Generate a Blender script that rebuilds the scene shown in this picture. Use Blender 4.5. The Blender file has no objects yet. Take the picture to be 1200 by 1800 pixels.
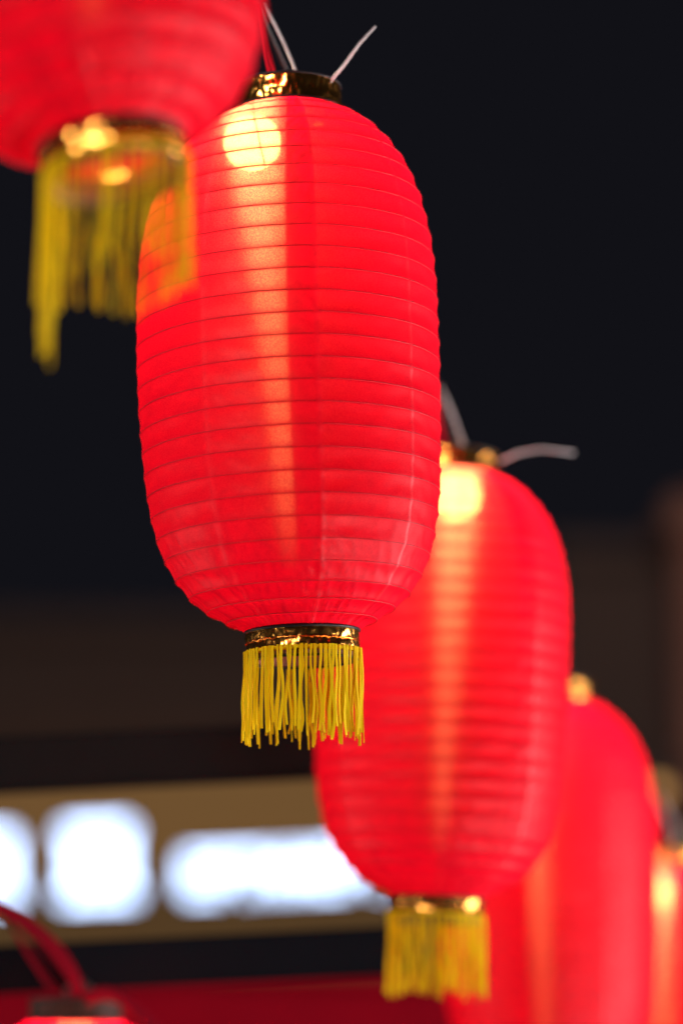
import bpy, bmesh, math, random
from mathutils import Vector, Matrix, Euler, noise

rad = math.radians
S = bpy.context.scene
COL = S.collection

# ------------------------------------------------------------------ camera
cam_data = bpy.data.cameras.new("camera")
cam = bpy.data.objects.new("camera", cam_data)
COL.objects.link(cam)
cam.location = (0, 0, 1.7)
cam.rotation_euler = (rad(100), 0, 0)
cam_data.sensor_fit = 'HORIZONTAL'
cam_data.sensor_width = 24
cam_data.lens = 102
cam_data.clip_start = 0.05
cam_data.clip_end = 400
cam_data.dof.use_dof = True
cam_data.dof.focus_distance = 2.46
cam_data.dof.aperture_fstop = 1.7
S.camera = cam

# ------------------------------------------------------------------ world: night sky
W = bpy.data.worlds.new("World")
S.world = W
W.use_nodes = True
nt = W.node_tree
nt.nodes.clear()
wout = nt.nodes.new('ShaderNodeOutputWorld')
bg = nt.nodes.new('ShaderNodeBackground')
sky = nt.nodes.new('ShaderNodeTexSky')
sky.sky_type = 'NISHITA'
sky.sun_disc = False
sky.sun_elevation = rad(-6)
sky.sun_rotation = rad(200)
bg.inputs[1].default_value = 0.02
nt.links.new(sky.outputs[0], bg.inputs[0])
night = nt.nodes.new('ShaderNodeBackground')          # city glow on a night sky
night.inputs[0].default_value = (0.0056, 0.0056, 0.0080, 1)
night.inputs[1].default_value = 1.0
add = nt.nodes.new('ShaderNodeAddShader')
nt.links.new(bg.outputs[0], add.inputs[0])
nt.links.new(night.outputs[0], add.inputs[1])
nt.links.new(add.outputs[0], wout.inputs[0])

S.view_settings.view_transform = 'Standard'
S.view_settings.look = 'None'
S.view_settings.exposure = 0
S.view_settings.gamma = 1
S.cycles.max_bounces = 12
S.cycles.transparent_max_bounces = 16
S.cycles.transmission_bounces = 8
S.cycles.diffuse_bounces = 6
S.cycles.sample_clamp_indirect = 6
S.cycles.use_denoising = True

# ------------------------------------------------------------------ shopfront light, and unseen fill lamps added
def area(name, loc, target, size, power, color):
    d = bpy.data.lights.new(name, 'AREA')
    d.shape = 'RECTANGLE'
    d.size, d.size_y = size
    d.energy = power
    d.color = color
    o = bpy.data.objects.new(name, d)
    COL.objects.link(o)
    o.location = loc
    o.rotation_euler = (Vector(target) - Vector(loc)).to_track_quat('-Z', 'Y').to_euler()
    return o

area("shopfront_light", (2.8, 3.3, 1.2), (0.1, 2.7, 1.9), (1.0, 2.0), 125, (1, 0.92, 0.92))
area("left_fill_light", (-2.6, 3.0, 1.0), (0.0, 2.7, 1.95), (1.3, 1.2), 24, (1, 0.93, 0.88))  # unseen fill added from the left, mainly for the fringes
area("low_fill_light", (2.0, 1.0, 0.1), (0.0, 2.7, 1.95), (1.4, 0.8), 60, (1, 0.93, 0.87))  # low fill added from the lower right, out of view
area("high_fill_light", (-2.6, -1.3, 4.6), (0.1, 2.7, 2.0), (1.4, 0.8), 170, (1, 0.93, 0.85))  # unseen fill added to brighten the fringes from the front
area("facade_fill_light", (1.0, 13.0, 6.5), (0.0, 19.0, 4.0), (6.0, 1.0), 24, (1, 0.8, 0.7))  # lamp added out of view to lift the far wall
area("awning_fill_light", (0.2, 5.2, 3.4), (0.1, 6.1, 1.6), (1.0, 0.3), 3.5, (1, 0.85, 0.75))  # lamp added out of view to brighten the red cloth

# ------------------------------------------------------------------ material helpers
def mat(name):
    m = bpy.data.materials.new(name)
    m.use_nodes = True
    m.node_tree.nodes.clear()
    return m, m.node_tree.nodes, m.node_tree.links

def N(nodes, t, **kw):
    n = nodes.new(t)
    for k, v in kw.items():
        setattr(n, k, v)
    return n

def plain(name, color, rough=0.6, metal=0.0, bump=0.0, bscale=200, var=0.12, spec=0.3):
    m, n, l = mat(name)
    o = N(n, 'ShaderNodeOutputMaterial')
    b = N(n, 'ShaderNodeBsdfPrincipled')
    b.inputs['Base Color'].default_value = (*color, 1)
    b.inputs['Roughness'].default_value = rough
    b.inputs['Metallic'].default_value = metal
    b.inputs['Specular IOR Level'].default_value = spec
    tc = N(n, 'ShaderNodeTexCoord')
    nz = N(n, 'ShaderNodeTexNoise')
    nz.inputs['Scale'].default_value = bscale
    nz.inputs['Detail'].default_value = 4
    l.new(tc.outputs['Object'], nz.inputs['Vector'])
    mr = N(n, 'ShaderNodeMapRange')
    mr.inputs['To Min'].default_value = 1 - var
    mr.inputs['To Max'].default_value = 1 + var
    l.new(nz.outputs['Fac'], mr.inputs['Value'])
    mx = N(n, 'ShaderNodeMix', data_type='RGBA', blend_type='MULTIPLY')
    mx.inputs['Factor'].default_value = 1
    mx.inputs[6].default_value = (*color, 1)
    l.new(mr.outputs[0], mx.inputs[7])
    l.new(mx.outputs[2], b.inputs['Base Color'])
    if bump:
        bp = N(n, 'ShaderNodeBump')
        bp.inputs['Strength'].default_value = bump
        bp.inputs['Distance'].default_value = 0.001
        l.new(nz.outputs['Fac'], bp.inputs['Height'])
        l.new(bp.outputs[0], b.inputs['Normal'])
    l.new(b.outputs[0], o.inputs[0])
    return m

def emitter(name, color, strength):
    m, n, l = mat(name)
    o = N(n, 'ShaderNodeOutputMaterial')
    e = N(n, 'ShaderNodeEmission')
    e.inputs[0].default_value = (*color, 1)
    e.inputs[1].default_value = strength
    l.new(e.outputs[0], o.inputs[0])
    return m

def fabric_material():
    """Thin red nylon: lets light through diffusely, and the horizontal yarns
    stretch the lamp into an upright streak (fibre transmission lobe)."""
    m, n, l = mat("red_nylon")
    out = N(n, 'ShaderNodeOutputMaterial')
    tc = N(n, 'ShaderNodeTexCoord')
    ov = N(n, 'ShaderNodeAttribute', attribute_name='overlap_fade')
    se = N(n, 'ShaderNodeAttribute', attribute_name='seam')
    # fibre direction: horizontal, round the lantern
    sep = N(n, 'ShaderNodeSeparateXYZ')
    l.new(tc.outputs['Object'], sep.inputs[0])
    neg = N(n, 'ShaderNodeMath', operation='MULTIPLY')
    neg.inputs[1].default_value = -1
    l.new(sep.outputs['Y'], neg.inputs[0])
    comb = N(n, 'ShaderNodeCombineXYZ')
    l.new(neg.outputs[0], comb.inputs[0])
    l.new(sep.outputs['X'], comb.inputs[1])
    vt = N(n, 'ShaderNodeVectorTransform', vector_type='VECTOR', convert_from='OBJECT', convert_to='WORLD')
    l.new(comb.outputs[0], vt.inputs[0])
    nrm = N(n, 'ShaderNodeVectorMath', operation='NORMALIZE')
    l.new(vt.outputs[0], nrm.inputs[0])
    # fine weave and small creases
    wv = N(n, 'ShaderNodeTexNoise')
    wv.inputs['Scale'].default_value = 900
    wv.inputs['Detail'].default_value = 2
    l.new(tc.outputs['Object'], wv.inputs['Vector'])
    cr = N(n, 'ShaderNodeTexNoise')
    cr.inputs['Scale'].default_value = 38
    cr.inputs['Detail'].default_value = 3
    cr.inputs['Distortion'].default_value = 1.2
    l.new(tc.outputs['Object'], cr.inputs['Vector'])
    b1 = N(n, 'ShaderNodeBump')
    b1.inputs['Strength'].default_value = 0.12
    b1.inputs['Distance'].default_value = 0.0006
    l.new(wv.outputs['Fac'], b1.inputs['Height'])
    b2 = N(n, 'ShaderNodeBump')
    b2.inputs['Strength'].default_value = 0.13
    b2.inputs['Distance'].default_value = 0.002
    l.new(cr.outputs['Fac'], b2.inputs['Height'])
    l.new(b1.outputs[0], b2.inputs['Normal'])

    tr = N(n, 'ShaderNodeBsdfTranslucent')
    tr.inputs[0].default_value = (0.86, 0.0028, 0.026, 1)
    l.new(b2.outputs[0], tr.inputs['Normal'])
    mo = N(n, 'ShaderNodeTexNoise')
    mo.inputs['Scale'].default_value = 26
    mo.inputs['Detail'].default_value = 6
    mo.inputs['Roughness'].default_value = 0.62
    l.new(tc.outputs['Object'], mo.inputs['Vector'])
    mor = N(n, 'ShaderNodeMapRange')
    mor.inputs['From Min'].default_value = 0.3
    mor.inputs['From Max'].default_value = 0.7
    mor.inputs['To Min'].default_value = 0.86
    mor.inputs['To Max'].default_value = 1.0
    l.new(mo.outputs['Fac'], mor.inputs['Value'])
    mow = N(n, 'ShaderNodeMapRange')
    mow.inputs['From Min'].default_value = 0.3
    mow.inputs['From Max'].default_value = 0.7
    mow.inputs['To Min'].default_value = 0.86
    mow.inputs['To Max'].default_value = 1.06
    l.new(wv.outputs['Fac'], mow.inputs['Value'])
    mm = N(n, 'ShaderNodeMath', operation='MULTIPLY')
    l.new(mor.outputs[0], mm.inputs[0])
    l.new(mow.outputs[0], mm.inputs[1])
    mt = N(n, 'ShaderNodeMix', data_type='RGBA', blend_type='MULTIPLY')
    mt.inputs['Factor'].default_value = 1
    mt.inputs[6].default_value = (0.96, 0.0016, 0.039, 1)
    fa = N(n, 'ShaderNodeAttribute', attribute_name='fold_shade')      # folded cloth and rib shading, painted into the translucent colour
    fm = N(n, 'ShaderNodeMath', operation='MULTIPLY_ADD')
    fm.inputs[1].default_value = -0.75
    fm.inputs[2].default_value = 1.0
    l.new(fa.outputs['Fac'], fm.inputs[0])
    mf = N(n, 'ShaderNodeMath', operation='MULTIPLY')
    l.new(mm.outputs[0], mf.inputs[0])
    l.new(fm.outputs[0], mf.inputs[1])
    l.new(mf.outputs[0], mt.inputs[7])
    l.new(mt.outputs[2], tr.inputs[0])
    df = N(n, 'ShaderNodeBsdfDiffuse')
    df.inputs[0].default_value = (0.94, 0.002, 0.034, 1)
    l.new(b2.outputs[0], df.inputs['Normal'])
    m1 = N(n, 'ShaderNodeMixShader')
    # doubled cloth passes less light
    f1 = N(n, 'ShaderNodeMath', operation='MULTIPLY_ADD')
    f1.inputs[1].default_value = 0.0
    f1.inputs[2].default_value = 0.42
    l.new(ov.outputs['Fac'], f1.inputs[0])
    l.new(f1.outputs[0], m1.inputs[0])
    l.new(tr.outputs[0], m1.inputs[1])
    l.new(df.outputs[0], m1.inputs[2])

    hair = N(n, 'ShaderNodeBsdfHair', component='Transmission')
    hair.inputs['Color'].default_value = (1.0, 0.42, 0.21, 1)
    hair.inputs['RoughnessU'].default_value = 0.015
    hair.inputs['RoughnessV'].default_value = 0.7
    l.new(nrm.outputs[0], hair.inputs['Tangent'])
    hw = N(n, 'ShaderNodeMapRange')
    hw.inputs['From Min'].default_value = 0.35
    hw.inputs['From Max'].default_value = 0.65
    hw.inputs['To Min'].default_value = 0.06
    hw.inputs['To Max'].default_value = 0.205
    l.new(wv.outputs['Fac'], hw.inputs['Value'])
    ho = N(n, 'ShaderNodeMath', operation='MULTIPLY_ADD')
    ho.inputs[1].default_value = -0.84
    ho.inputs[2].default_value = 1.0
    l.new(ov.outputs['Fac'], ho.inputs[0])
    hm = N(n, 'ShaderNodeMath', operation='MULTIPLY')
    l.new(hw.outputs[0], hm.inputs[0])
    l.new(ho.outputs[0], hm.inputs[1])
    m2 = N(n, 'ShaderNodeMixShader')
    l.new(hm.outputs[0], m2.inputs[0])
    l.new(m1.outputs[0], m2.inputs[1])
    l.new(hair.outputs[0], m2.inputs[2])

    tp = N(n, 'ShaderNodeBsdfTransparent')
    tp.inputs[0].default_value = (1.0, 0.60, 0.22, 1)
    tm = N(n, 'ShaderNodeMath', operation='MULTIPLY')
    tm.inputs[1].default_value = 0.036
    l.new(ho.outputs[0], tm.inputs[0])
    m3 = N(n, 'ShaderNodeMixShader')
    l.new(tm.outputs[0], m3.inputs[0])
    l.new(m2.outputs[0], m3.inputs[1])
    l.new(tp.outputs[0], m3.inputs[2])

    gl = N(n, 'ShaderNodeBsdfGlossy')
    gl.inputs['Roughness'].default_value = 0.47
    l.new(b2.outputs[0], gl.inputs['Normal'])
    gf = N(n, 'ShaderNodeMath', operation='MULTIPLY_ADD')
    gf.inputs[1].default_value = 0.03
    gf.inputs[2].default_value = 0.015
    l.new(se.outputs['Fac'], gf.inputs[0])
    m4 = N(n, 'ShaderNodeMixShader')
    l.new(gf.outputs[0], m4.inputs[0])
    l.new(m3.outputs[0], m4.inputs[1])
    l.new(gl.outputs[0], m4.inputs[2])
    l.new(m4.outputs[0], out.inputs[0])
    return m

def foil_material():
    m, n, l = mat("gold_foil")
    o = N(n, 'ShaderNodeOutputMaterial')
    b = N(n, 'ShaderNodeBsdfPrincipled')
    b.inputs['Base Color'].default_value = (0.86, 0.38, 0.075, 1)
    b.inputs['Metallic'].default_value = 1
    b.inputs['Roughness'].default_value = 0.22
    tc = N(n, 'ShaderNodeTexCoord')
    vo = N(n, 'ShaderNodeTexVoronoi', feature='DISTANCE_TO_EDGE')
    vo.inputs['Scale'].default_value = 95
    l.new(tc.outputs['Object'], vo.inputs['Vector'])
    nz = N(n, 'ShaderNodeTexNoise')
    nz.inputs['Scale'].default_value = 85
    nz.inputs['Detail'].default_value = 3
    l.new(tc.outputs['Object'], nz.inputs['Vector'])
    ad = N(n, 'ShaderNodeMath', operation='ADD')
    l.new(vo.outputs['Distance'], ad.inputs[0])
    l.new(nz.outputs['Fac'], ad.inputs[1])
    bp = N(n, 'ShaderNodeBump')
    bp.inputs['Strength'].default_value = 0.45
    bp.inputs['Distance'].default_value = 0.0012
    l.new(ad.outputs[0], bp.inputs['Height'])
    l.new(bp.outputs[0], b.inputs['Normal'])
    l.new(b.outputs[0], o.inputs[0])
    return m

def strand_material():
    m, n, l = mat("yellow_rayon")
    o = N(n, 'ShaderNodeOutputMaterial')
    tc = N(n, 'ShaderNodeTexCoord')
    w = N(n, 'ShaderNodeTexWave', bands_direction='Z')
    w.inputs['Scale'].default_value = 330
    w.inputs['Distortion'].default_value = 1.5
    l.new(tc.outputs['Object'], w.inputs['Vector'])
    bp = N(n, 'ShaderNodeBump')
    bp.inputs['Strength'].default_value = 0.5
    bp.inputs['Distance'].default_value = 0.0005
    l.new(w.outputs['Fac'], bp.inputs['Height'])
    ri = N(n, 'ShaderNodeObjectInfo')
    cr = N(n, 'ShaderNodeMix', data_type='RGBA')
    cr.inputs[6].default_value = (0.88, 0.58, 0.004, 1)
    cr.inputs[7].default_value = (0.96, 0.76, 0.008, 1)
    l.new(ri.outputs['Random'], cr.inputs['Factor'])
    p = N(n, 'ShaderNodeBsdfPrincipled')
    p.inputs['Roughness'].default_value = 0.5
    p.inputs['Specular IOR Level'].default_value = 0.06
    l.new(cr.outputs[2], p.inputs['Base Color'])
    l.new(bp.outputs[0], p.inputs['Normal'])
    t = N(n, 'ShaderNodeBsdfTranslucent')
    l.new(cr.outputs[2], t.inputs[0])
    mx = N(n, 'ShaderNodeMixShader')
    mx.inputs[0].default_value = 0.3
    l.new(p.outputs[0], mx.inputs[1])
    l.new(t.outputs[0], mx.inputs[2])
    l.new(mx.outputs[0], o.inputs[0])
    return m

M_FABRIC = fabric_material()
M_FOIL = foil_material()
M_STRAND = strand_material()
M_WIRE = plain("red_wrapped_wire", (0.60, 0.008, 0.02), 0.5)
M_STEEL = plain("wire_steel", (0.25, 0.22, 0.2), 0.4, 0.6)
M_BLACK = plain("black_rim", (0.012, 0.012, 0.016), 0.45)
M_INNER = plain("pink_plastic", (0.28, 0.12, 0.11), 0.8, spec=0.1)
M_CORD = plain("red_cord_wrap", (0.75, 0.008, 0.03), 0.7, spec=0.1, bump=0.3, bscale=600)
M_RIBBON = plain("dark_red_ribbon_cloth", (0.20, 0.003, 0.013), 0.85, spec=0.05)
M_CABLE = plain("white_plastic", (0.72, 0.66, 0.68), 0.35)
M_DARKCABLE = plain("dark_cable_jacket", (0.02, 0.018, 0.018), 0.5)
M_SOCKET = plain("dark_socket_plastic", (0.05, 0.045, 0.045), 0.4)
M_FOIL_DARK = plain("darkened_gold_foil", (0.030, 0.011, 0.006), 0.6, 0.3)  # gold foil darkened in its colour to hold back lamp glints
M_BULB = emitter("warm_bulb_glass", (1.0, 0.80, 0.50), 97.0)

# ------------------------------------------------------------------ mesh helpers
def link_obj(name, me, m, parent=None):
    o = bpy.data.objects.new(name, me)
    if m is not None and not me.materials:
        me.materials.append(m)
    COL.objects.link(o)
    if parent is not None:
        o.parent = parent
    return o

def mesh(name, verts, faces, smooth=True):
    me = bpy.data.meshes.new(name)
    me.from_pydata(verts, [], faces)
    me.update()
    if smooth:
        me.polygons.foreach_set('use_smooth', [True] * len(me.polygons))
    return me

def tube_mesh(name, pts, r, sides=8, closed=False, flat=1.0, r_end=None):
    pts = [Vector(p) for p in pts]
    n = len(pts)
    vs, fs = [], []
    up = Vector((0.13, 0.97, 0.21)).normalized()
    for i, p in enumerate(pts):
        if closed:
            t = pts[(i + 1) % n] - pts[(i - 1) % n]
        else:
            t = pts[min(i + 1, n - 1)] - pts[max(i - 1, 0)]
        t.normalize()
        a = t.cross(up)
        if a.length < 1e-4:
            a = t.cross(Vector((1, 0, 0)))
        a.normalize()
        b = a.cross(t).normalized()
        rr = r if r_end is None else r + (r_end - r) * i / (n - 1)
        for k in range(sides):
            w = 2 * math.pi * k / sides
            vs.append(p + a * (rr * math.cos(w)) + b * (rr * flat * math.sin(w)))
    m_ = n if closed else n - 1
    for i in range(m_):
        j = (i + 1) % n
        for k in range(sides):
            k2 = (k + 1) % sides
            fs.append((i * sides + k, i * sides + k2, j * sides + k2, j * sides + k))
    if not closed:
        fs.append(tuple(range(sides - 1, -1, -1)))
        fs.append(tuple((n - 1) * sides + k for k in range(sides)))
    return mesh(name, vs, fs)

def lathe_mesh(name, prof, segs=96, jitter=None, closed=True):
    """prof: list of (r, z); a closed profile gives a solid ring"""
    vs, fs = [], []
    n = len(prof)
    for s in range(segs):
        a = 2 * math.pi * s / segs
        for i, (r, z) in enumerate(prof):
            dr, dz = jitter(a, i, r, z) if jitter else (0, 0)
            vs.append(((r + dr) * math.sin(a), -(r + dr) * math.cos(a), z + dz))
    for s in range(segs):
        s2 = (s + 1) % segs
        for i in range(n if closed else n - 1):
            j = (i + 1) % n
            fs.append((s * n + i, s2 * n + i, s2 * n + j, s * n + j))
    return mesh(name, vs, fs)

def sphere_mesh(name, r, segs=32, rings=20, top_cut=1.0):
    bm = bmesh.new()
    bmesh.ops.create_uvsphere(bm, u_segments=segs, v_segments=rings, radius=r)
    me = bpy.data.meshes.new(name)
    bm.to_mesh(me)
    bm.free()
    me.polygons.foreach_set('use_smooth', [True] * len(me.polygons))
    return me

def box_mesh(name, size, bevel=0.0):
    bm = bmesh.new()
    bmesh.ops.create_cube(bm, size=1)
    bmesh.ops.scale(bm, vec=size, verts=bm.verts)
    if bevel:
        bmesh.ops.bevel(bm, geom=bm.edges[:], offset=bevel, segments=2, affect='EDGES')
    me = bpy.data.meshes.new(name)
    bm.to_mesh(me)
    bm.free()
    return me

# ------------------------------------------------------------------ the lantern's shape
BAND_H = 0.021            # gold band at each end
BODY_H = 0.466
Z0 = BAND_H               # the body starts on top of the bottom band
PROFILE = [(t, r * 1.03 if 0 < t < 1 else r) for t, r in [(0, .0480), (.012, .0600), (.03, .0755), (.057, .0910), (.085, .1010), (.122, .1105), (.16, .1170),
           (.22, .1228), (.28, .1258), (.39, .1287), (.5, .1297), (.63, .1293), (.706, .1268), (.76, .1235),
           (.83, .1155), (.88, .1058), (.92, .0945), (.955, .0805), (.985, .0640), (1, .0480)]]

def prof_at(t):
    for (t0, r0), (t1, r1) in zip(PROFILE, PROFILE[1:]):
        if t <= t1:
            f = (t - t0) / (t1 - t0)
            return r0 + (r1 - r0) * f
    return PROFILE[-1][1]

def smooth_profile(n=400):
    pts = [(prof_at(i / n), Z0 + BODY_H * i / n) for i in range(n + 1)]
    for _ in range(60):
        pts = [pts[0]] + [((pts[i - 1][0] + pts[i][0] * 2 + pts[i + 1][0]) / 4, pts[i][1]) for i in range(1, n)] + [pts[-1]]
    return pts

CURVE = smooth_profile()
ARC = [0.0]
for p, q in zip(CURVE, CURVE[1:]):
    ARC.append(ARC[-1] + math.hypot(q[0] - p[0], q[1] - p[1]))
N_BANDS = 28

def at_arc(s):
    s = max(0.0, min(s, ARC[-1]))
    lo, hi = 0, len(ARC) - 1
    while hi - lo > 1:
        mid = (lo + hi) // 2
        if ARC[mid] <= s:
            lo = mid
        else:
            hi = mid
    f = (s - ARC[lo]) / max(1e-9, ARC[hi] - ARC[lo])
    (r0, z0), (r1, z1) = CURVE[lo], CURVE[hi]
    dr, dz = r1 - r0, z1 - z0
    ln = math.hypot(dr, dz)
    return r0 + dr * f, z0 + dz * f, dz / ln, -dr / ln   # r, z and outward normal (nr, nz)

SEAMS = [rad(11 + 45 * k + d) for k, d in enumerate((0, -4, 3, -2, 2, 0, -3, 2))]

def ang_diff(a, b):
    return (a - b + math.pi) % (2 * math.pi) - math.pi

def kink(a):
    """the ring is pulled to a soft corner where the cloth is joined, and less at other seams"""
    v = 0.050 * math.exp(-abs(ang_diff(a, SEAMS[0])) / 0.52)
    for s in SEAMS[1:]:
        v += 0.007 * math.exp(-abs(ang_diff(a, s)) / 0.2)
    return v - 0.013

def bow(z):
    t = (z - Z0) / BODY_H
    return -0.005 * math.sin(math.pi * max(0, min(1, t)))

RING_S = [ARC[-1] * i / N_BANDS for i in range(N_BANDS + 1)]

def make_shade_mesh(seed):
    random.seed(seed)
    segs, sub = 264, 7
    cols = [2 * math.pi * i / segs - math.pi for i in range(segs)]
    vs, fs, over, seam, fold_shade = [], [], [], [], []
    rows = N_BANDS * sub + 1
    off = Vector((seed * 7.3, seed * 3.1, 0))
    for j in range(rows):
        s = ARC[-1] * j / (rows - 1)
        r, z, nr, nz = at_arc(s)
        u = (j % sub) / sub
        sag = math.sin(math.pi * u)
        t = (z - Z0) / BODY_H
        low = max(0.0, 1 - t / 0.30) ** 1.2
        high = max(0.0, (t - 0.82) / 0.18)
        endf = min(1.0, s / 0.012, (ARC[-1] - s) / 0.012)
        bi = j // sub
        for a in cols:
            rk = r * (1 + kink(a) * min(1, s / .1, (ARC[-1] - s) / .08))
            # cloth sags between the wires
            d = -(0.0010 if seed == 1 else 0.0015) * sag * (0.8 + 0.5 * noise.noise(Vector((a * 2.0, bi * 3.7, seed))))
            # gathers and slanting pulls
            x = Vector((a * 5.5 + 2.2 * t * 4 + off.x, t * 5.5 + off.y, seed))
            f1 = 1 - abs(noise.noise(x)) * 2
            x2 = Vector((a * 11.0 - t * 6, t * 9, seed + 4.0))
            f2 = 1 - abs(noise.noise(x2)) * 2
            d += (0.2 + 0.8 * sag) * endf * low * (0.0034 * (max(0, f1) ** 3 - 1) + 0.0018 * (max(0, f2) ** 3 - 0.8)) * 0.45
            d += sag * endf * high * 0.0014 * (max(0, f2) ** 3 - 0.6)
            # every band has its own small slack folds
            x3 = Vector((a * 7, bi * 5.1, u * 1.2 + seed))
            d += sag * 0.0009 * noise.noise(x3)
            x4 = Vector((a * 26 + u * 3, bi * 2.3, u + seed))
            d += sag * 0.00028 * noise.noise(x4)
            da = ang_diff(a, SEAMS[0])
            o = 1.0 if rad(-10.0) < da < 0 else 0.0
            if o:                                   # puckered doubled cloth
                x5 = Vector((a * 40 + u * 5, bi * 1.9 + u * 1.6, seed + 9))
                d += sag * 0.0018 * noise.noise(x5) + 0.0002
            sv = 0.0
            for q in SEAMS:
                dd = abs(ang_diff(a, q)) * r
                w = max(0.0, 1 - dd / 0.0026)
                sv = max(sv, w)
            d += sv * 0.0006
            # streak fade painted in at the gathered bottom cloth and along each wire
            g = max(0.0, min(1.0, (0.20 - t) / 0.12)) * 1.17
            rib_fade = 0.8 * max(0.0, 1 - u / 0.34)
            over.append(max(o, g, rib_fade))
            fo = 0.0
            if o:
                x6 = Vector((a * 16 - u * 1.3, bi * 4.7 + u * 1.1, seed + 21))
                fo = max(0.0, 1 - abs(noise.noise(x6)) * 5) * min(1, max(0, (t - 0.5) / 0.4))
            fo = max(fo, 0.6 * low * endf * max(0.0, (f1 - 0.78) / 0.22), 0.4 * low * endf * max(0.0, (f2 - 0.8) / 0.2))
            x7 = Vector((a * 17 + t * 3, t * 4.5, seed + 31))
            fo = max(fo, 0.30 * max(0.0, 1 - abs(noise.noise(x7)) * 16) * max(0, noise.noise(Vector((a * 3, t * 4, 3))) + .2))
            fo = max(fo, (0.34 if seed != 1 else 0.22) * max(0.0, 1 - u / 0.30), 0.15 * max(0.0, 1 - (1 - u) / 0.14))  # rib shading painted in as darker cloth at each wire
            fold_shade.append(min(1.0, fo))
            seam.append(sv)
            rr = rk + d * nr
            vs.append((rr * math.sin(a) + bow(z), -rr * math.cos(a), z + d * nz))
    for j in range(rows - 1):
        for i in range(segs):
            i2 = (i + 1) % segs
            fs.append((j * segs + i, j * segs + i2, (j + 1) * segs + i2, (j + 1) * segs + i))
    me = mesh("fabric_shade", vs, fs)
    for nm, data in (('overlap_fade', over), ('seam', seam), ('fold_shade', fold_shade)):
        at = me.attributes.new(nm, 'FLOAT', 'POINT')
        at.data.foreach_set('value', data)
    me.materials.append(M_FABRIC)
    return me

def make_ring_mesh(i):
    s = RING_S[i]
    r, z, nr, nz = at_arc(s)
    pts = []
    for k in range(88):
        a = 2 * math.pi * k / 88
        rr = r * (1 + kink(a) * min(1, s / .1, (ARC[-1] - s) / .08)) + 0.00015 * nr
        rr += 0.0003 * noise.noise(Vector((a * 3, i, 2)))
        pts.append((rr * math.sin(a) + bow(z), -rr * math.cos(a), z + 0.00015 * nz + 0.0004 * noise.noise(Vector((a * 2, i * 3.3, 5)))))
    return tube_mesh("wire_ring", pts, 0.00042, 5, closed=True)

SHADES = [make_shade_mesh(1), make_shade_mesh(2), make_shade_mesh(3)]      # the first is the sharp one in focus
RINGS = [make_ring_mesh(i) for i in range(1, N_BANDS)]

def band_mesh(z0, z1, seed):
    n = 9
    outer = [(0.0487, z0 + (z1 - z0) * i / (n - 1)) for i in range(n)]
    inner = [(0.0472, z1), (0.0472, z0)]
    def jit(a, i, r, z):
        if i >= n:
            return (0, 0)
        e = 1 if 0 < i < n - 1 else 0.3
        crease = 0.0007 * math.exp(-((i - 4) / 0.8) ** 2)
        return (e * (0.0012 * noise.noise(Vector((a * 9, i * 0.55, seed))) + 0.0009 * noise.noise(Vector((a * 30, i * 0.9, seed + 3)))) - crease, 0)
    return lathe_mesh("foil_band", outer + inner, 220, jit)

BOTTOM_BAND = band_mesh(0.0, BAND_H, 1.5)
TOP_BAND = band_mesh(Z0 + BODY_H, Z0 + BODY_H + BAND_H + 0.002, 7.5)

def rim_mesh(z, r=0.0492, w=0.0013):
    return tube_mesh("rim", [(r * math.sin(2 * math.pi * k / 72), -r * math.cos(2 * math.pi * k / 72), z) for k in range(72)], w, 8, closed=True)

RIM_LOW = rim_mesh(BAND_H - 0.0004, 0.0492, 0.0014)
RIM_HIGH = rim_mesh(Z0 + BODY_H + 0.0006, 0.0490, 0.0011)
RIM_TOP = rim_mesh(Z0 + BODY_H + BAND_H + 0.0018, 0.0484, 0.0012)
LINER = lathe_mesh("liner", [(0.0465, -0.004), (0.0470, -0.004), (0.0470, 0.016), (0.0465, 0.016)], 72)
LINER_LIP = rim_mesh(-0.0045, 0.0466, 0.0013)

def thread_mesh():
    pts = []
    for k in range(180):
        a = 2 * math.pi * k / 180
        r = 0.0491 + 0.0006 * noise.noise(Vector((a * 14, 0, 1)))
        z = BAND_H * 0.52 + 0.0013 * noise.noise(Vector((a * 9, 3, 1))) + 0.0007 * noise.noise(Vector((a * 40, 3, 1)))
        pts.append((r * math.sin(a), -r * math.cos(a), z))
    return tube_mesh("gold_thread", pts, 0.0005, 5, closed=True)

THREAD = thread_mesh()
GLARE_DISC = lathe_mesh("glare_disc", [(0.019, Z0 + BODY_H + 0.004), (0.0472, Z0 + BODY_H + 0.002), (0.0472, Z0 + BODY_H + 0.004), (0.019, Z0 + BODY_H + 0.006)], 64)  # added disc that blocks the bulb's reflection in the foil
BULB = sphere_mesh("bulb", 0.0255)
NECK = lathe_mesh("bulb_neck", [(0.0005, 0.0415), (0.0135, 0.0410), (0.0165, 0.0225), (0.0160, 0.0190), (0.0005, 0.0185)], 32, closed=False)
HOLDER = lathe_mesh("lamp_holder", [(0.0, 0.0), (0.017, 0.0), (0.0175, 0.012), (0.013, 0.021), (0.006, 0.026), (0.0, 0.0265)], 32, closed=False)

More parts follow.
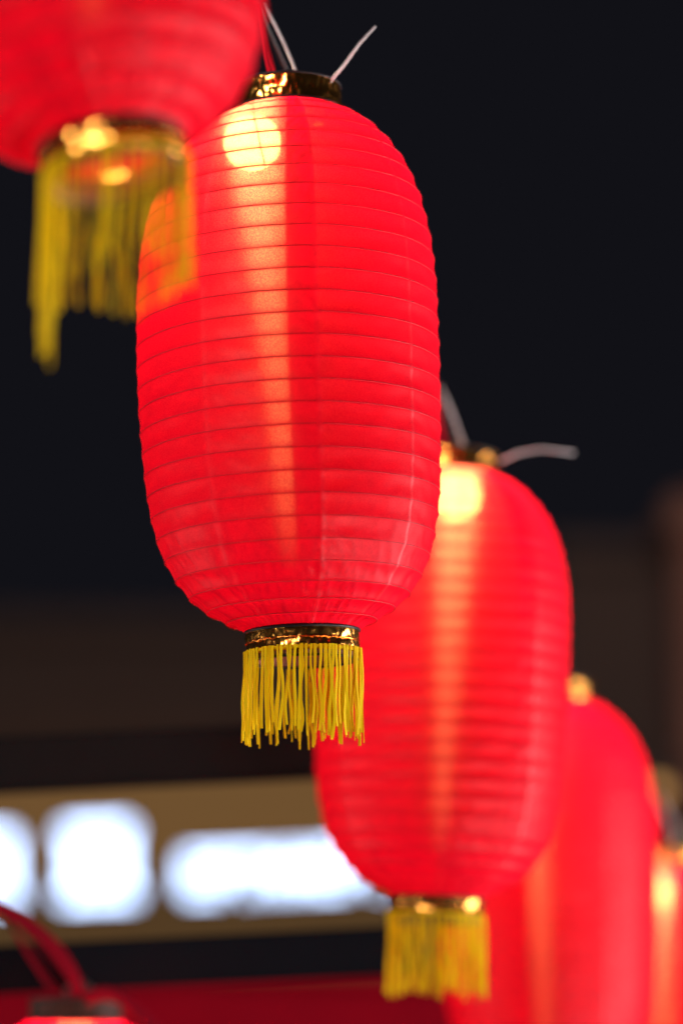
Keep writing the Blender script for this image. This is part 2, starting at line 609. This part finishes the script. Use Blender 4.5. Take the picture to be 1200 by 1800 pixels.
def strand_mesh(i, length, clump):
    random.seed(100 + i)
    n = 8
    pts = []
    ax, ay = random.uniform(-.0020, .0020), random.uniform(-.0014, .0014)
    ph = random.uniform(0, 6)
    fr = random.uniform(1.2, 3.6)
    for k in range(n + 1):
        u = k / n
        z = 0.0045 * (1 - u) - length * u
        w = math.sin(min(1, u * 2) * math.pi / 2)
        pts.append((w * (ax * math.sin(ph + u * fr * 3) + clump * u * u), w * ay * math.sin(ph * 1.7 + u * fr * 2.2) - 0.0004, z))
    vs, fs = [], []
    hw, ht = random.uniform(.00092, .00135), 0.00042
    tw = random.uniform(-.9, .9)
    for k, p in enumerate(pts):
        g = tw * (k / n) * 1.5
        c, s = math.cos(g), math.sin(g)
        wv = 1 + .15 * random.uniform(-1, 1)
        for (x, y) in ((-hw, -ht), (hw, -ht), (hw, ht), (-hw, ht)):
            x *= wv
            vs.append((p[0] + x * c - y * s, p[1] + x * s + y * c, p[2]))
    for k in range(n):
        for q in range(4):
            q2 = (q + 1) % 4
            fs.append((k * 4 + q, k * 4 + q2, k * 4 + 4 + q2, k * 4 + 4 + q))
    fs.append((3, 2, 1, 0))
    fs.append((n * 4, n * 4 + 1, n * 4 + 2, n * 4 + 3))
    me = mesh("strand", vs, fs, smooth=False)
    me.materials.append(M_STRAND)
    return me

STRANDS = [strand_mesh(i, 0.066 + 0.011 * random.Random(i).random(), random.Random(i + 50).uniform(-.0014, .0014)) for i in range(26)]
STRAND_LONG = [strand_mesh(40 + i, 0.112 + 0.012 * i, 0.002 * (i - 1)) for i in range(3)]
TAPE = lathe_mesh("fringe", [(0.0487, 0.0008), (0.0497, 0.0008), (0.0499, 0.0036), (0.0487, 0.0036)], 90)
TAPE.materials.append(M_STRAND)

GROUP = "red lanterns hung in a row"

def thing(name, label, cat, loc=(0, 0, 0), rot=(0, 0, 0), group=None):
    o = bpy.data.objects.new(name, None)
    o.empty_display_size = 0.05
    COL.objects.link(o)
    o.location = loc
    o.rotation_euler = rot
    o['label'] = label
    o['category'] = cat
    if group:
        o['group'] = group
    return o

def tag(o, label, cat, group=None):
    o['label'] = label
    o['category'] = cat
    if group:
        o['group'] = group
    return o

def catmull(p, n=6):
    q = [p[0]] + list(p) + [p[-1]]
    out = []
    for i in range(1, len(q) - 2):
        for k in range(n):
            t = k / n
            out.append(0.5 * ((2 * q[i]) + (q[i + 1] - q[i - 1]) * t + (2 * q[i - 1] - 5 * q[i] + 4 * q[i + 1] - q[i + 2]) * t * t
                              + (3 * q[i] - q[i - 1] - 3 * q[i + 1] + q[i + 2]) * t ** 3))
    out.append(q[-2])
    return out

HANG = []          # where each lantern hangs from the cable

def lantern(label, base, rot, spin, bulb, seed, strands=62, lengthen=1.0, ribbons=(), squash=1.0, foil=None, cord=None, long_at=(), tail=None, hang=(-0.024, 0.0, 0.080), group=GROUP):
    rng = random.Random(seed)
    UPRIGHT = Euler(rot).to_matrix().inverted()      # the loose fringe hangs plumb
    root = thing("red_lantern", label, "lantern", base, rot, group)
    root.scale = (1, 1, squash)
    sh = link_obj("fabric_shade", SHADES[seed % 3], None, root)
    sh.rotation_euler[2] = spin
    for me in RINGS:
        o = link_obj("wire_ring", me, M_WIRE, root)
        o.rotation_euler[2] = spin
    tb = link_obj("top_band", TOP_BAND if foil is None else TOP_BAND.copy(), M_FOIL, root)
    if foil is not None:
        tb.data.materials.clear()
        tb.data.materials.append(foil)
    link_obj("glare_disc", GLARE_DISC, M_BLACK, tb)
    tb.rotation_euler[2] = spin + 0.4
    link_obj("rim", RIM_HIGH, M_BLACK, tb)
    link_obj("rim", RIM_TOP, M_BLACK, tb)
    bb = link_obj("bottom_band", BOTTOM_BAND, M_FOIL, root)
    bb.rotation_euler[2] = spin
    link_obj("rim", RIM_LOW, M_BLACK, bb)
    link_obj("liner", LINER, M_INNER, bb)
    link_obj("liner_lip", LINER_LIP, M_BLACK, bb)
    link_obj("gold_thread", THREAD, M_FOIL, bb)
    fr = link_obj("fringe", TAPE, M_STRAND, root)
    for k in range(strands):
        a = 2 * math.pi * (k + rng.uniform(-.75, .75)) / strands
        st = link_obj("strand", rng.choice(STRANDS), None, fr)
        rr = 0.0494 + rng.uniform(0, .0012)
        st.location = (rr * math.sin(a), -rr * math.cos(a), 0)
        st.rotation_euler = (UPRIGHT @ Matrix.Rotation(a + rng.uniform(-.25, .25), 3, 'Z') @ Matrix.Rotation(rng.uniform(-.03, .03), 3, 'X')).to_euler()
        st.scale = (1, 1, lengthen * rng.uniform(.93, 1.08))
    for k, a in enumerate(long_at):
        st = link_obj("strand", STRAND_LONG[k % 3], None, fr)
        st.location = (0.0505 * math.sin(a), -0.0505 * math.cos(a), 0)
        st.rotation_euler = (UPRIGHT @ Matrix.Rotation(a, 3, 'Z')).to_euler()
    # lamp inside
    bl = link_obj("bulb", BULB, M_BULB, root)
    bl.location = bulb
    link_obj("bulb_neck", NECK, M_CABLE, bl)
    top = Z0 + BODY_H + BAND_H + 0.002
    # upright frame wire inside
    link_obj("frame_wire", tube_mesh("frame_wire", [(bulb[0] * .8 - .004, -0.047, top - .03), (bulb[0] + .004, -0.058, bulb[2]), (0.012, -0.060, 0.25), (0.0, -0.047, 0.012)], 0.0007, 6), M_STEEL, root)
    hd = link_obj("lamp_holder", HOLDER, M_SOCKET, root)
    hd.location = (0.002, 0.012, top - 0.006)
    h = Vector((hang[0], hang[1], top + hang[2]))
    for dx, dy in ((-0.013, -0.040), (-0.006, -0.012)):
        a = Vector((dx, dy, top - 0.004))
        pts = [a.lerp(h, u) + Vector((0, 0, -0.004 * math.sin(math.pi * u))) for u in (0, .25, .5, .75, 1)]
        link_obj("red_cord", tube_mesh("red_cord", pts, 0.0019, 8), cord or M_CORD, root)
    a = Vector((0.014, -0.012, top - 0.003))
    pts = [a.lerp(h + Vector((.006, 0, 0)), u) + Vector((0.002 * math.sin(math.pi * u), 0, 0)) for u in (0, .25, .5, .75, 1)]
    link_obj("lamp_cable", tube_mesh("lamp_cable", pts, 0.0015, 8), cord or M_CABLE, root)
    for k, path in enumerate(ribbons):
        pts = [Vector((p[0], p[1], top + p[2])) for p in path]
        link_obj("red_ribbon", tube_mesh("red_ribbon", catmull(pts), 0.0075, 8, flat=0.3), M_RIBBON, root)
    if tail:
        link_obj("cable_tie_tail", tube_mesh("cable_tie_tail", [(p[0], p[1], top + p[2]) for p in tail], 0.0017, 6, flat=0.5, r_end=0.0010), M_CABLE, root)
    bpy.context.view_layer.update()
    HANG.append(root.matrix_world @ h)
    return root

lantern("nearest red lantern, blurred and tilted, cut off by the top left corner, long yellow fringe",
        (-0.1518, 1.8813, 2.2625), (rad(-5), rad(-10), 0), rad(-14), (0.012, -0.01, 0.425), 11,
        strands=44, lengthen=1.08, long_at=(rad(-62), rad(-56), rad(-51), rad(-45), rad(-66)))
lantern("sharp red lantern in focus with round bulb showing through and thin yellow fringe",
        (-0.0333, 2.4830, 2.0118), (0, rad(-1.8), 0), 0, (-0.032, 0.015, 0.466), 12, strands=90, lengthen=0.96,
        tail=[(0.039, -0.028, -0.004), (0.052, -0.028, 0.011), (0.066, -0.028, 0.030), (0.081, -0.028, 0.046)])
lantern("blurred red lantern directly behind the sharp one, curved white tie tail at its top",
        (0.0985, 3.0475, 1.8085), (0, rad(2.4), 0), rad(32), (0.006, 0.015, 0.466), 13, strands=66, lengthen=1.08, squash=0.965,
        tail=[(0.050, -0.02, -0.010), (0.068, -0.02, 0.000), (0.093, -0.02, 0.006), (0.128, -0.02, 0.003)])
lantern("very blurred red lantern at lower right, its bottom cut off by the frame",
        (0.2531, 3.5396, 1.601), (rad(2), rad(0.2), 0), rad(-25), (-0.030, -0.01, 0.447), 14)
lantern("farthest red lantern of the row, half out of frame at the right edge",
        (0.4608, 4.0773, 1.4388), (0, rad(0), 0), rad(20), (-0.03, -0.02, 0.447), 15, squash=0.98)
lantern("red lantern of which only the glowing top shows at the bottom left corner",
        (-0.2805, 3.1115, 1.2150), (0, rad(0), 0), rad(70), (0.0, 0.0, 0.437), 16, hang=(-0.075, 0, 0.085), group=None, foil=M_FOIL_DARK, cord=M_RIBBON,
        ribbons=[[(0.0, -0.04, -0.004), (0.004, -0.05, 0.016), (-0.018, -0.05, 0.052), (-0.055, -0.04, 0.082), (-0.10, -0.03, 0.105)],
                 [(0.012, -0.045, 0.0), (0.045, -0.06, 0.004), (0.085, -0.075, -0.028), (0.115, -0.08, -0.075)]])

# ------------------------------------------------------------------ cable the row hangs from
def catenary(pts, sag, n=8):
    out = []
    for p, q in zip(pts, pts[1:]):
        for k in range(n):
            u = k / n
            out.append(p.lerp(q, u) + Vector((0, 0, -sag * 4 * u * (1 - u))))
    out.append(pts[-1])
    return out

row = HANG[:5]
ends = [row[0] + (row[0] - row[1]) * 1.2] + row + [row[-1] + (row[-1] - row[-2]) * 1.5]
cb = link_obj("festoon_cable", tube_mesh("festoon_cable", catenary(ends, 0.006), 0.0022, 8), M_DARKCABLE)
tag(cb, "thin dark cable the row of red lanterns hangs from", "cable")

# ------------------------------------------------------------------ background
M_BEAM_BROWN = plain("dark_brown_mask", (0.0125, 0.0098, 0.0102), 0.9, bump=0.3, bscale=30, spec=0.02)
M_BEAM = plain("blue_black_mask", (0.0060, 0.0072, 0.0105), 0.9, bump=0.3, bscale=30, spec=0.02)
M_WALL = plain("brown_render", (0.20, 0.13, 0.11), 0.9, bump=0.4, bscale=3)
M_TRIM = plain("dark_trim", (0.05, 0.04, 0.035), 0.7)
M_PILLAR = plain("brown_plaster", (0.19, 0.082, 0.058), 0.9, bump=0.4, bscale=6)
M_TAN = emitter("tan_face_glow", (0.155, 0.080, 0.028), 1.0)  # the light on the board is put in as an even glow
M_TAN_DIM = emitter("tan_face_glow_dim", (0.082, 0.044, 0.017), 1.0)  # lower half of the board, its weaker light put into the glow
M_LETTER = emitter("white_letter_face", (0.50, 0.67, 1.0), 7.2)
M_AMBER = emitter("amber_lamp_glass", (1.0, 0.50, 0.16), 1.0)
M_RED = plain("red_awning_cloth", (0.42, 0.004, 0.018), 0.8, bscale=4, spec=0.03)

def beam(name, label, x0, x1, y, z, h, slope, m):
    o = link_obj(name, box_mesh(name, (x1 - x0, 0.06, h), 0.004), m)
    o.location = ((x0 + x1) / 2, y, z)
    o.rotation_euler = (0, rad(-slope), 0)
    return tag(o, label, "beam")

beam("mask_beam", "added dark bar cutting off the top edge of the tan lit sign", -0.60, 0.11, 3.22, 1.988, 0.06, 2.7, M_BEAM_BROWN)  # dark bars added to give the sign's blurred light sharp edges
beam("mask_beam", "added dark bar cutting off the tan lit sign below, above the red cloth", -0.60, 0.085, 3.22, 1.763, 0.052, 2.8, M_BEAM)

# lit shop sign across the street
sg = thing("shop_sign", "tan lit shop sign with blurred white letters, behind the lanterns at lower left", "sign", (-0.8, 17.95, 2.665), (0, rad(-2.6), 0))
f = link_obj("face_panel", box_mesh("face_panel", (4.2, 0.12, 0.72), 0.01), M_TAN, sg)
f.location = (0, 0, 0.32)
f = link_obj("lower_face", box_mesh("lower_face", (4.2, 0.13, 0.64), 0.01), M_TAN_DIM, sg)
f.location = (0, 0, -0.362)
for dz in (-0.71, 0.71):
    fr = link_obj("sign_frame", box_mesh("sign_frame", (4.3, 0.16, 0.06), 0.01), M_TRIM, sg)
    fr.location = (0, 0, dz)

def strokes(name, bars, depth=0.06):
    bm = bmesh.new()
    for (x, z, w, h) in bars:
        r = bmesh.ops.create_cube(bm, size=1)
        bmesh.ops.scale(bm, vec=(w, depth, h), verts=r['verts'])
        bmesh.ops.translate(bm, vec=(x, 0, z), verts=r['verts'])
    me = bpy.data.meshes.new(name)
    bm.to_mesh(me)
    bm.free()
    me.materials.append(M_LETTER)
    return me

BIG = [[(0, .14, .32, .05), (0, 0, .30, .045), (0, -.14, .34, .05), (-.13, 0, .045, .23), (.13, .0, .045, .23), (0, .0, .04, .23)],
       [(0, .15, .30, .05), (0, .04, .24, .045), (0, -.06, .26, .045), (0, -.16, .34, .05), (-.10, -.01, .05, .26), (.11, -.01, .05, .26)]]
for k, (x, z) in enumerate(((-1.42, .03), (-.69, .04))):
    o = link_obj("letter", strokes("letter", BIG[k]), None, sg)
    o.location = (x, -0.09, z)
    o.scale = (1.28, 1, 1.18)
SMALL = [[(-.04, 0, .035, .16), (.02, .06, .10, .035), (.02, 0, .09, .03), (.02, -.06, .10, .035)],
         [(-.04, 0, .035, .16), (.045, 0, .035, .16), (0, 0, .07, .035)],
         [(0, .06, .13, .035), (0, -.02, .036, .13)],
         [(-.04, 0, .035, .16), (.02, .06, .10, .035), (.01, .0, .08, .03)]]
for k in range(9):
    o = link_obj("letter", strokes("letter", SMALL[(k * 3 + k // 4) % 4]), None, sg)
    o.location = (-.085 + .158 * k, -0.09, -.07)
    o.scale = (1.08, 1, 1.35)

# the shop and its neighbour
sb = thing("shop_building", "dim brown shop front behind the lit sign", "building", (-1.0, 19.0, 0))
w = link_obj("wall", box_mesh("wall", (6.0, 1.5, 4.1)), M_WALL, sb)
w.location = (-0.6, 0, 2.05)
c = link_obj("cornice", box_mesh("cornice", (6.2, 1.7, 0.16), 0.02), M_WALL, sb)
c.location = (-0.6, 0, 4.18)
nb = thing("neighbour_building", "dim reddish brown wall between the lanterns and the right pillar", "building", (2.2, 18.2, 0))
w = link_obj("wall", box_mesh("wall", (2.2, 1.5, 4.45)), M_WALL, nb)
w.location = (0.2, 0, 2.225)
c = link_obj("cornice", box_mesh("cornice", (2.3, 1.7, 0.14), 0.02), M_WALL, nb)
c.location = (0.2, 0, 4.52)

pl = thing("plaster_pillar", "warm brown pillar at the right edge, behind the lanterns", "pillar", (1.22, 8.0, 0))
w = link_obj("shaft", box_mesh("shaft", (0.62, 0.5, 3.0), 0.02), M_PILLAR, pl)
w.location = (0, 0, 1.5)
w = link_obj("capital", box_mesh("capital", (0.68, 0.56, 0.12), 0.02), M_PILLAR, pl)
w.location = (0, 0, 3.06)

wl = thing("amber_lamp", "small dim amber lamp to the right of the third lantern", "lamp", (0.785, 7.2, 2.27))
link_obj("lamp_glass", sphere_mesh("lamp_glass", 0.024, 20, 12), M_AMBER, wl)
cp = link_obj("lamp_cap", lathe_mesh("lamp_cap", [(0.0, .05), (0.018, .05), (0.026, .018), (0.0, .016)], 20, closed=False), M_TRIM, wl)
br = link_obj("bracket", tube_mesh("bracket", [(0, 0, .05), (0.0, 0.02, .08), (0.08, 0.3, .09), (0.15, 0.56, .09)], 0.006, 8), M_TRIM, wl)

# red awning at the bottom
def awning_mesh():
    vs, fs = [], []
    nx, nz = 60, 10
    for j in range(nz + 1):
        for i in range(nx + 1):
            u, v = i / nx, j / nz
            x = -0.95 + 2.2 * u
            vs.append((x, 0.35 - 0.5 * v + 0.012 * math.sin(u * 70) * v, 0.30 * (1 - v) ** 1.0 - 0.02 * v + 0.01 * math.sin(u * 9)))
    for j in range(nz):
        for i in range(nx):
            a = j * (nx + 1) + i
            fs.append((a, a + 1, a + nx + 2, a + nx + 1))
    return mesh("cloth", vs, fs)
aw = thing("red_awning", "dark red cloth awning along the bottom edge of the picture", "awning", (0, 6.1, 1.505), (0, rad(-1), 0))
c = link_obj("cloth", awning_mesh(), M_RED, aw)
md = c.modifiers.new("thick", 'SOLIDIFY')
md.thickness = 0.004
r = link_obj("ridge_pole", tube_mesh("ridge_pole", [(-0.97, 0.36, 0.295), (0.1, 0.36, 0.295), (1.27, 0.36, 0.295)], 0.012, 10), M_RED, aw)
